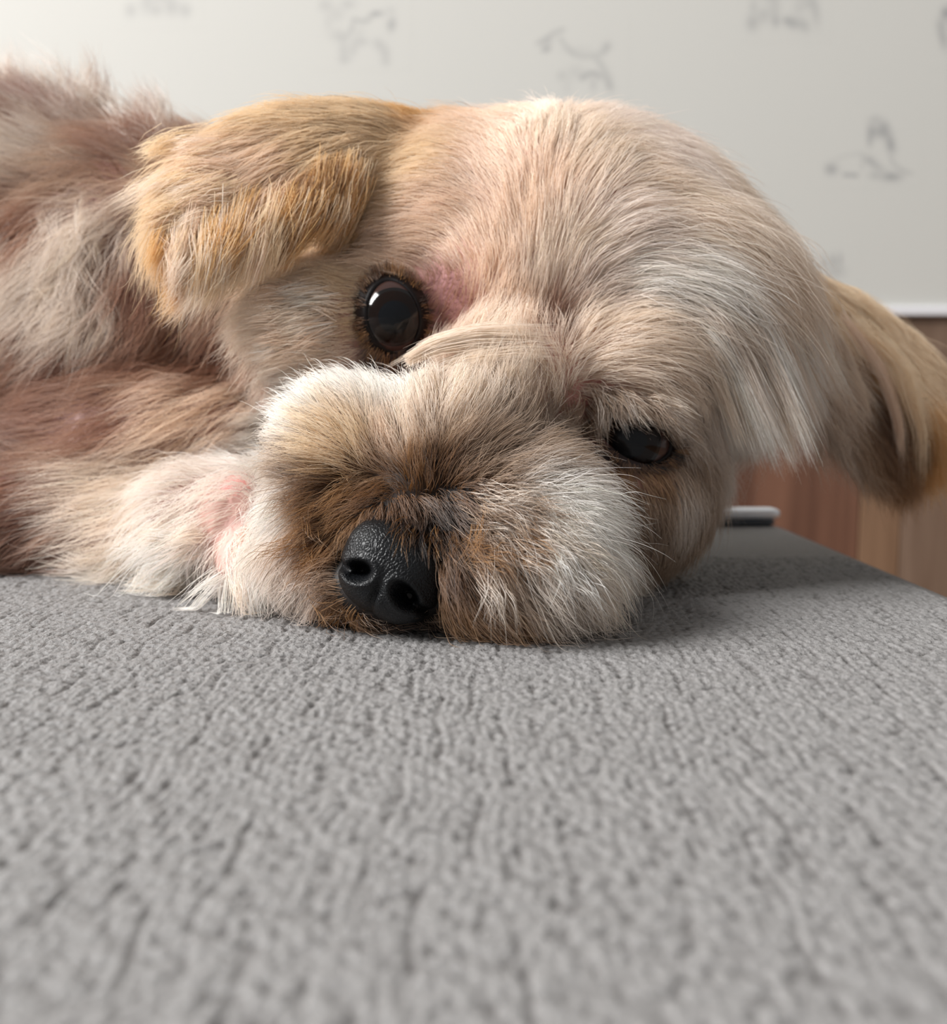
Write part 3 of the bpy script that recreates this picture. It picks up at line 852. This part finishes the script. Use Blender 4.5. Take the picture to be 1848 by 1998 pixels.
# short dark fur growing out over the lids
for e in EYES:
    for k in range(90):
        t_ = rng.random() * 2 * math.pi; ct, st = math.cos(t_), math.sin(t_)
        def ring(g_, h_):
            xx, yy = math.sin(e.a) * ct * g_, math.sin(e.b) * st * g_
            zz = math.sqrt(max(1.0 - min(math.hypot(xx, yy), .98) ** 2, .03))
            p_ = e.c + e.r * (e.u * xx + e.v * yy + e.g * (zz + h_))
            loc, nn, idx, dist = bvh.find_nearest(Vector(p_))
            q_ = np.array(loc)
            if (p_ - q_) @ vn[tri[idx, 0]] < 0.0008: p_ = q_ + vn[tri[idx, 0]] * 0.0008
            return p_
        g0 = rng.uniform(1.14, 1.32)
        LK.append(lock([ring(g0, .10), ring(g0 + .18, .16), ring(g0 + .42, .16)], 16, .9, .8, random.choice(['dark', 'brown', 'brown', 'umber']), 'head', .14))
# strands hanging across the image-right ear
LK.append(lock([(1590, 600, .300), (1650, 680, .300), (1690, 790, .300), (1690, 900, .301)], 90, 1.2, .6, 'cream', 'ear', .02))
LK.append(lock([(1640, 610, .300), (1720, 720, .299), (1755, 830, .299), (1758, 950, .300)], 150, 1.6, .9, 'peach', 'ear', .03))
LK.append(lock([(1660, 620, .301), (1760, 720, .299), (1800, 840, .299), (1800, 940, .300)], 150, 2.5, 1.8, 'tan', 'ear', .04))
# hair falling over the top of the nose
for k in range(46):
    x = rng.uniform(770, 905); y = 1022 + (x - 770) * .22 + rng.normal(0, 8); l_ = rng.uniform(25, 75) * (.5 if x < 800 else 1)
    a_ = math.radians(np.interp(x, [770, 840, 905], [115, 95, 75]) + rng.normal(0, 14))
    d0 = min(sd(x, y, 0, .203), .2045)
    LK.append(lock([(x, y, d0), (x + l_ * .5 * math.cos(a_ + .25), y + l_ * .5 * math.sin(a_ + .25), d0 - .0065), (x + l_ * math.cos(a_), y + l_ * math.sin(a_), d0 - .0085)], 7, .8, .8, random.choice(['dark', 'brown', 'dark', 'umber']), 'muzzle', .12))
# curls on the image-right lip
for k in range(60):
    x = rng.uniform(920, 1170); y = rng.uniform(960, 1120); a_ = rng.normal(50, 28); l_ = rng.uniform(70, 130)
    dx, dy = math.cos(math.radians(a_)) * l_, math.sin(math.radians(a_)) * l_
    p0, _n = hit(x, y); dd = (p0 - CAM) @ FWD
    LK.append(lock([(x, y, dd - .001), (x + dx * .5 + dy * .12, y + dy * .5 - dx * .12, dd - .010), (x + dx, y + dy, dd - .008)], 34, 3.0, 1.4, random.choice(['white', 'cream', 'white']) if x > 1030 else random.choice(['greyb', 'grey', 'umber']), 'muzzle', .14))
# image-left ear: hanging locks along its lower rim, and the long hair at its far end
for k in range(60):
    u_ = rng.random()
    x = np.interp(u_, [0, .35, .7, 1], [640, 540, 430, 330]) + rng.normal(0, 14); y = np.interp(u_, [0, .35, .7, 1], [360, 400, 430, 440]) + rng.normal(0, 22)
    ex = np.interp(u_, [0, .35, .7, 1], [590, 490, 395, 300]) + rng.normal(0, 20); ey = np.interp(u_, [0, .2, .35, .5, .7, 1], [470, 520, 545, 530, 560, 520]) + rng.normal(0, 18)
    d0 = sd(x, y, 1, .247); d0 = min(d0, .252)
    c_ = random.choice(['gold', 'gold', 'umber', 'tan']) if u_ < .25 else random.choice(['tan', 'tan', 'peach', 'gold']) if u_ < .55 or u_ > .85 else random.choice(['cream', 'cream', 'tan', 'gold'])
    LK.append(lock([(x, y, d0), ((x + ex) / 2 + 4, (y + ey) / 2 - 6, d0 - .005), (ex, ey, d0 - .003)], 90, 3.0, 1.4, c_, 'ear', .07))
for k in range(34):
    x = rng.uniform(340, 470); y = rng.uniform(260, 420); ex = x - rng.uniform(70, 130); ey = y + rng.uniform(-10, 60)
    d0 = min(sd(x, y, 1, .25), .253)
    LK.append(lock([(x, y, d0), ((x + ex) / 2, (y + ey) / 2 - 8, d0 - .003), (ex, ey, d0 + .001)], 60, 3.0, 1.6, random.choice(['tan', 'peach', 'tan', 'cream']), 'ear', .08))
# tufts of the image-left cheek
for k in range(40):
    x = rng.uniform(570, 660); y = rng.uniform(570, 690); a_ = math.radians(rng.normal(176, 12)); l_ = rng.uniform(60, 110)
    d0 = sd(x, y, 0, .26)
    LK.append(lock([(x, y, d0), (x + l_ * .5 * math.cos(a_), y + l_ * .5 * math.sin(a_), d0 - .005), (x + l_ * math.cos(a_), y + l_ * math.sin(a_) + 8, d0 - .003)], 45, 3.0, 1.4, random.choice(['cream', 'cream', 'peach', 'white']), 'head', .08))
# golden tufts where the ear meets the cheek
for k in range(26):
    x = rng.uniform(630, 705); y = rng.uniform(300, 360); ex = x - rng.uniform(20, 70); ey = y + rng.uniform(80, 140)
    d0 = min(sd(x, y, 1, .256), .262)
    LK.append(lock([(x, y, d0), ((x + ex) / 2 + 8, (y + ey) / 2, d0 - .004), (ex, ey, d0 - .002)], 60, 3.0, 1.4, random.choice(['gold', 'gold', 'umber', 'tan']), 'ear', .08))
for k in range(26):
    x = rng.uniform(640, 715); y = rng.uniform(370, 425); ex = x - rng.uniform(20, 60); ey = y + rng.uniform(70, 110)
    d0 = min(sd(x, y, 1, .256), .262)
    LK.append(lock([(x, y, d0), ((x + ex) / 2 + 8, (y + ey) / 2, d0 - .006), (ex, ey, d0 - .006)], 60, 3.0, 1.6, random.choice(['gold', 'tan', 'umber', 'tan']), 'ear', .08))
# wavy pale locks on the trunk
for k in range(100):
    x = rng.uniform(-60, 300); y = rng.uniform(380, 610)
    if x > 200 and y < 560: continue
    a_ = math.radians(np.interp(x, [0, 420], [112, 92]) + rng.normal(0, 18)); l_ = rng.uniform(80, 170)
    p_ = [(x, y)]
    for q_ in range(3):
        p_.append((p_[-1][0] + l_ / 3 * math.cos(a_), p_[-1][1] + l_ / 3 * math.sin(a_))); a_ += rng.normal(0, .35)
    d0 = sd(x, y, 1, .31)
    LK.append(lock([(*p_[0], d0), (*p_[1], min(d0, sd(*p_[1], 7, d0))), (*p_[2], min(d0, sd(*p_[2], 9, d0))), (*p_[3], min(d0, sd(*p_[3], 8, d0)))], 20, 2.6, .8, random.choice(['pinkw', 'grey', 'cream']), 'body', .08))
for k in range(70):
    x = rng.uniform(-40, 330); y = np.interp(x, [0, 150, 350], [205, 215, 290]) + rng.normal(0, 18)
    a_ = math.radians(rng.normal(-112, 22)); l_ = rng.uniform(60, 120); d0 = sd(x, y, 0, .36)
    LK.append(lock([(x, y, d0), (x + l_ * .5 * math.cos(a_ + .3), y + l_ * .5 * math.sin(a_ + .3), d0 - .004), (x + l_ * math.cos(a_), y + l_ * math.sin(a_), d0 - .002)], 26, 4.0, 3.0, random.choice(['mauve', 'grey', 'grey', 'pinkw']), 'body', .12))
# white locks of the foreleg spilling on the bench
for k in range(60):
    x = rng.uniform(330, 520); y = rng.uniform(1010, 1130)
    if 405 < x < 475 and y < 1110: continue
    a_ = math.radians(np.interp(x, [330, 430, 470, 520], [155, 140, 85, 45]) + rng.normal(0, 14)); l_ = rng.uniform(70, 150)
    d0 = sd(x, y, 0, .26)
    LK.append(lock([(x, y, d0), (x + l_ * .5 * math.cos(a_), y + l_ * .5 * math.sin(a_) - 6, d0 - .006), (x + l_ * math.cos(a_), y + l_ * math.sin(a_), d0 - .005)], 26, 2.4, 1.0, random.choice(['white', 'white', 'pinkw', 'cream']), 'body', .08))
# wiry hairs of chin and image-left lip
for k in range(26):
    x = rng.uniform(600, 1000); y = 1175 + 40 * (x - 600) / 400 + rng.normal(0, 8)
    LK.append(lock([(x, y, .212), (x + rng.normal(10, 20), y + 28, .203), (x + rng.normal(30, 40), y + 34 + rng.normal(0, 8), .200)], 9, 1.5, 2.0, random.choice(['dark', 'brown', 'umber', 'greyb']), 'muzzle', .18))
for k in range(24):
    x = rng.uniform(500, 640); y = rng.uniform(960, 1120); a_ = rng.normal(115, 35); l_ = rng.uniform(60, 120)
    dx, dy = math.cos(math.radians(a_)) * l_, math.sin(math.radians(a_)) * l_
    p0, _n = hit(x, y); dd = (p0 - CAM) @ FWD
    LK.append(lock([(x, y, dd), (x + dx * .5 - dy * .2, y + dy * .5 + dx * .2, dd - .008), (x + dx, y + dy, dd - .006)], 12, 2.0, 2.0, random.choice(['brown', 'umber', 'greyb']) if x > 570 else random.choice(['white', 'grey', 'pinkw', 'umber']), 'muzzle', .18))

if LK:
    H = np.concatenate([H] + [l[0] for l in LK]); h_cl = np.concatenate([h_cl] + [l[1] for l in LK])
    h_near = np.concatenate([h_near] + [l[2] for l in LK]); thick_ = np.concatenate([np.ones(NH)] + [l[3] for l in LK])
    h_root = np.concatenate([h_root] + [l[0][:, 0] for l in LK]); NH = len(H)

# colour of each hair
val = np.exp(rng.normal(0, 1, NH) * np.array([.15, .08, .10, .13])[h_near])
hc = h_cl * val[:, None]
warm = rng.normal(0, 0.05, NH)
hc[:, 0] *= 1 + warm * 0.5; hc[:, 2] *= 1 - warm
dk = (rng.random(NH) < np.where(h_near == 0, 0.06, 0.008))
hc[dk] *= 0.25
lum_ = hc @ np.array([.3, .6, .1])
hc = np.clip(hc, 0.004, 1.0) ** (0.9 - 0.57 * np.clip(lum_ / 0.33, 0, 1))[:, None]
l2_ = (hc @ np.array([.3, .6, .1]))[:, None]
hc = np.clip(l2_ + (hc - l2_) * 1.3, 0.01, 0.94)

# radius
r0 = np.array([0.000052, 0.000058, 0.000062, 0.000066])[h_near] * (0.75 + 0.5 * rng.random(NH)) * thick_
rad = r0[:, None] * np.interp(T, [0, 0.15, 0.6, 1], [0.9, 1.0, 0.8, 0.15])[None]

M_fur, nt, b = mat('dog fur')
nt.nodes.remove(b)
ha = node(nt, 'ShaderNodeAttribute', attribute_name='hair_color')
df = node(nt, 'ShaderNodeBsdfDiffuse')
tl = node(nt, 'ShaderNodeBsdfTranslucent')
gl = node(nt, 'ShaderNodeBsdfHair', component='Reflection')
gl.inputs['RoughnessU'].default_value = 0.28; gl.inputs['RoughnessV'].default_value = 0.6
m1_ = node(nt, 'ShaderNodeMixShader'); m1_.inputs[0].default_value = 0.34
m2_ = node(nt, 'ShaderNodeMixShader'); m2_.inputs[0].default_value = 0.09
nt.links.new(ha.outputs['Color'], df.inputs['Color']); nt.links.new(ha.outputs['Color'], tl.inputs['Color'])
nt.links.new(df.outputs[0], m1_.inputs[1]); nt.links.new(tl.outputs[0], m1_.inputs[2])
nt.links.new(m1_.outputs[0], m2_.inputs[1]); nt.links.new(gl.outputs[0], m2_.inputs[2])
out = nt.nodes['Material Output']
nt.links.new(m2_.outputs[0], out.inputs['Surface'])

def fur_obj(name, sel, label):
    pos = H[sel].astype(np.float32); n = len(pos)
    hcv = bpy.data.hair_curves.new(name)
    hcv.add_curves([K] * n)
    hcv.attributes['position'].data.foreach_set('vector', pos.ravel())
    ra = hcv.attributes.get('radius') or hcv.attributes.new('radius', 'FLOAT', 'POINT')
    ra.data.foreach_set('value', rad[sel].astype(np.float32).ravel())
    ca = hcv.attributes.new('hair_color', 'FLOAT_COLOR', 'CURVE')
    c4 = np.concatenate([hc[sel], np.ones((n, 1))], 1).astype(np.float32)
    ca.data.foreach_set('color', c4.ravel())
    hcv.materials.append(M_fur)
    o = bpy.data.objects.new(name, hcv); COL.objects.link(o)
    o.parent = dog
    o['label'] = label; o['kind'] = 'stuff'
    return o
earx = (h_near == 2)
left = h_root[:, 0] < 0.03
fur_obj('muzzle_fur', h_near == 0, 'cream muzzle fur stained brown around the nose')
fur_obj('head_fur', h_near == 1, 'cream fur of forehead, brows and cheeks')
fur_obj('ear_fur', earx & left, 'golden tan fur of the flopped ear beside the body')
fur_obj('ear_fur', earx & ~left, 'tan fur of the hanging ear in front of the wood')
fur_obj('body_fur', h_near == 3, 'thin pinkish cream fur of trunk and foreleg')

# skin colours
fl, vsc, vcl, vnear, _ = idw(co.astype(float), vn.astype(float))
skin = np.tile(lin((196, 148, 138)), (nv, 1))
skin = np.where((vnear == 0)[:, None], lin((104, 76, 58)), skin)
skin = np.where((vnear == 3)[:, None], lin((136, 94, 85)), skin)  # trunk skin, its shade partly put into the colour
skin = np.where((vnear == 2)[:, None], lin((130, 92, 66)), skin)
dkm = (vcl.mean(1) < 0.16) & (vnear == 0)
skin = np.where(dkm[:, None], lin((44, 32, 26)), skin)
em_v = eye_mask(co.astype(float), 1.0)
f_ = np.clip((1.75 - em_v) / 0.5, 0, 1)[:, None]
skin = skin * (1 - f_) + lin((48, 33, 31)) * f_
for (px, py, rmm, col_) in [(860, 580, 9, (168, 118, 116)), (880, 630, 7, (168, 118, 116)), (745, 706, 7, (50, 36, 36)), (775, 735, 5, (70, 46, 44)),
                            (440, 1050, 14, (200, 158, 148)), (470, 935, 4, (190, 112, 108)), (1170, 790, 7, (196, 136, 130)), (1080, 650, 9, (188, 138, 126))]:
    p_, _n = hit(px, py)
    f_ = np.clip(1.6 - np.linalg.norm(co - p_, axis=1) / (rmm / 1000), 0, 1)[:, None]
    skin = skin * (1 - f_) + lin(col_) * f_
nm_v = nose_mask(co.astype(float))
f_ = np.clip((1.5 - nm_v) / 0.3, 0, 1)[:, None]
skin = skin * (1 - f_) + lin((26, 20, 18)) * f_
sa = body_me.attributes.new('skin', 'FLOAT_COLOR', 'POINT')
sa.data.foreach_set('color', np.concatenate([skin, np.ones((nv, 1))], 1).astype(np.float32).ravel())

# ------------------------------------------------------------------ nose
M_nose, nt, b = mat('wet black nose')
b.inputs['Base Color'].default_value = (0.004, 0.0045, 0.0055, 1)
b.inputs['Roughness'].default_value = 0.40; b.inputs['Specular IOR Level'].default_value = 0.27
tc = node(nt, 'ShaderNodeTexCoord')
vo = node(nt, 'ShaderNodeTexVoronoi', feature='DISTANCE_TO_EDGE'); vo.inputs['Scale'].default_value = 1350
rp = node(nt, 'ShaderNodeMath', operation='MINIMUM'); rp.inputs[1].default_value = 0.25
bp = node(nt, 'ShaderNodeBump'); bp.inputs['Strength'].default_value = 0.6; bp.inputs['Distance'].default_value = 0.0006
nt.links.new(tc.outputs['Object'], vo.inputs['Vector']); nt.links.new(vo.outputs['Distance'], rp.inputs[0])
nt.links.new(rp.outputs[0], bp.inputs['Height']); nt.links.new(bp.outputs['Normal'], b.inputs['Normal'])
bm = bmesh.new(); bmesh.ops.create_icosphere(bm, subdivisions=6, radius=1.0)
nl = np.array([v.co[:] for v in bm.verts]); nf = [tuple(v.index for v in f.verts) for f in bm.faces]; bm.free()
X, Y, Z = nl.T
sup = lambda u, e: np.sign(u) * np.abs(u) ** e
R_ = (np.abs(X) ** 2.6 + np.abs(Y) ** 2.6 + np.abs(Z) ** 2.4) ** (-1 / 2.5)
X, Y, Z = X * R_, Y * R_, Z * R_
x = X * NA * (1 + 0.10 * np.clip(Y, -1, 1)); y = Y * NBb; z = Z * NCc
front = np.clip(Z * 3, 0, 1)
for s in (-1, 1):
    # nostril: a comma that opens to the side
    cx_, cy_ = s * 0.0055, -0.0016
    u = (x - cx_) * s; v_ = y - cy_
    th = math.radians(-28); uu = u * math.cos(th) + v_ * math.sin(th); vv = -u * math.sin(th) + v_ * math.cos(th)
    k_ = (uu / 0.0027) ** 2 + (vv / 0.0018) ** 2
    dep = np.exp(-k_ ** 1.6)
    uo = u - 0.0035; slit = np.exp(-((uo / 0.0032) ** 2 + ((v_ + 0.0012 + 0.25 * uo) / 0.0009) ** 2))
    z = z - front * (0.0052 * dep + 0.0018 * slit)
    x = x - s * front * 0.0016 * slit
    rim = np.exp(-((np.sqrt(k_) - 1.55) / 0.4) ** 2)
    z = z + front * 0.0005 * rim
phil = np.exp(-(x / 0.0007) ** 2) * np.clip((-y - 0.0005) / 0.003, 0, 1)
z = z - front * 0.0011 * phil
low_ = np.clip((-y - 0.004) / 0.006, 0, 1)
z = z - low_ ** 2 * 0.0025
nv3 = nose_c + x[:, None] * nose_x + y[:, None] * nose_y + z[:, None] * nose_z
nv3[:, 2] = np.maximum(nv3[:, 2], 0.0006)
nose = mesh_obj('nose', nv3, nf, M_nose, dog)
nose['label'] = 'pebbled black nose'

# ------------------------------------------------------------------ eyes
M_sclera, nt, b = mat('shaded eye white'); b.inputs['Base Color'].default_value = (*lin((66, 46, 42)), 1); b.inputs['Roughness'].default_value = 0.12  # sclera coloured dark to stand in for shade in the socket
M_iris, nt, b = mat('dark brown iris'); b.inputs['Base Color'].default_value = (*lin((22, 11, 7)), 1); b.inputs['Roughness'].default_value = 0.1
b.inputs['Coat Weight'].default_value = 0.15; b.inputs['Specular IOR Level'].default_value = 0.2; b.inputs['Coat Roughness'].default_value = 0.03
M_limb, nt, b = mat('eye limbus'); b.inputs['Base Color'].default_value = (*lin((16, 11, 10)), 1); b.inputs['Roughness'].default_value = 0.1
M_pup, nt, b = mat('pupil'); b.inputs['Base Color'].default_value = (0.004, 0.005, 0.007, 1); b.inputs['Roughness'].default_value = 0.05
b.inputs['Coat Weight'].default_value = 0.15; b.inputs['Specular IOR Level'].default_value = 0.2; b.inputs['Coat Roughness'].default_value = 0.02
M_lid, nt, b = mat('dark eyelid skin'); la_ = node(nt, 'ShaderNodeAttribute', attribute_name='lid'); nt.links.new(la_.outputs['Color'], b.inputs['Base Color']); b.inputs['Roughness'].default_value = 0.45; b.inputs['Specular IOR Level'].default_value = 0.2

def cap(name, e, a0, a1, rs, material, parent):
    u = np.cross(e.gaze, [0.1, 0.3, 1.0]); u /= np.linalg.norm(u); v = np.cross(e.gaze, u)
    V, Fc = [], []
    nr, ns = 14, 48
    for i in range(nr + 1):
        a_ = math.radians(a0 + (a1 - a0) * i / nr)
        for j in range(ns):
            t = 2 * math.pi * j / ns
            V.append(e.c + e.r * rs * (e.gaze * math.cos(a_) + (u * math.cos(t) + v * math.sin(t)) * math.sin(a_)))
    for i in range(nr):
        for j in range(ns):
            Fc.append((i * ns + j, i * ns + (j + 1) % ns, (i + 1) * ns + (j + 1) % ns, (i + 1) * ns + j))
    o = mesh_obj(name, V, Fc, material, parent)
    return o
def build_eye(e, label):
    bm = bmesh.new(); bmesh.ops.create_uvsphere(bm, u_segments=48, v_segments=32, radius=e.r, matrix=Matrix.Translation(Vector(e.c)))
    me = bpy.data.meshes.new('eye'); bm.to_mesh(me); bm.free(); me.shade_smooth(); me.materials.append(M_sclera)
    o = bpy.data.objects.new('eye', me); COL.objects.link(o); o.parent = dog; o['label'] = label
    cap('limbus', e, 36, 43, 1.010, M_limb, o)
    cap('iris', e, 21, 37, 1.018, M_iris, o)
    cap('pupil', e, 0.2, 22, 1.024, M_pup, o)
    # lids: a band from just over the eyeball out to the surrounding skin
    V, Fc = [], []; ns, nr = 64, 7
    for j in range(ns):
        t = 2 * math.pi * j / ns
        ct, st = math.cos(t), math.sin(t)
        ax = e.a; by = e.b
        sx, sy = math.sin(ax) * ct * (1 + 0.06 * abs(ct) ** 4), math.sin(by) * st
        for i in range(nr + 1):
            f = i / nr
            g = 1.0 + (0.34 - 0.14 * math.sin(t + 0.5)) * f
            xx, yy = sx * g, sy * g + (0.10 * f * np.sign(st) * abs(st))
            rr_ = math.hypot(xx, yy)
            zz = math.sqrt(max(1.06 - min(rr_, 0.97) ** 2, 0.02))
            p = e.c + e.r * (e.u * xx + e.v * yy + e.g * zz)
            if i == 0: p = p - e.g * e.r * 0.06
            if i == 1: p = p + e.g * e.r * 0.02
            if i >= 2:
                loc, nn, idx, dist = bvh.find_nearest(Vector(p))
                q = np.array(loc) + vn[tri[idx, 0]] * (0.0007 * (1 - f))
                wgt = min(1.0, (f - 0.2) / 0.6)
                p = p * (1 - wgt) + q * wgt
                dv = p - e.c; dl = np.linalg.norm(dv)
                if dl < e.r * 1.05: p = e.c + dv / dl * e.r * 1.05
            V.append(p)
    for j in range(ns):
        for i in range(nr):
            a0 = j * (nr + 1) + i; b0 = ((j + 1) % ns) * (nr + 1) + i
            Fc.append((a0, b0, b0 + 1, a0 + 1))
    lid = mesh_obj('eyelid', V, Fc, M_lid, o)
    fr_ = np.tile(np.arange(nr + 1) / nr, ns)
    k_ = np.clip((fr_ - 0.3) / 0.6, 0, 1)[:, None]
    cl_ = lin((18, 12, 12)) * (1 - k_) + lin((46, 31, 28)) * k_
    lc = lid.data.attributes.new('lid', 'FLOAT_COLOR', 'POINT')
    lc.data.foreach_set('color', np.concatenate([cl_, np.ones((len(cl_), 1))], 1).astype(np.float32).ravel())
    return o
build_eye(eyeL, 'dark brown eye, wide open')
build_eye(eyeR, 'dark eye half hidden under brow fur')
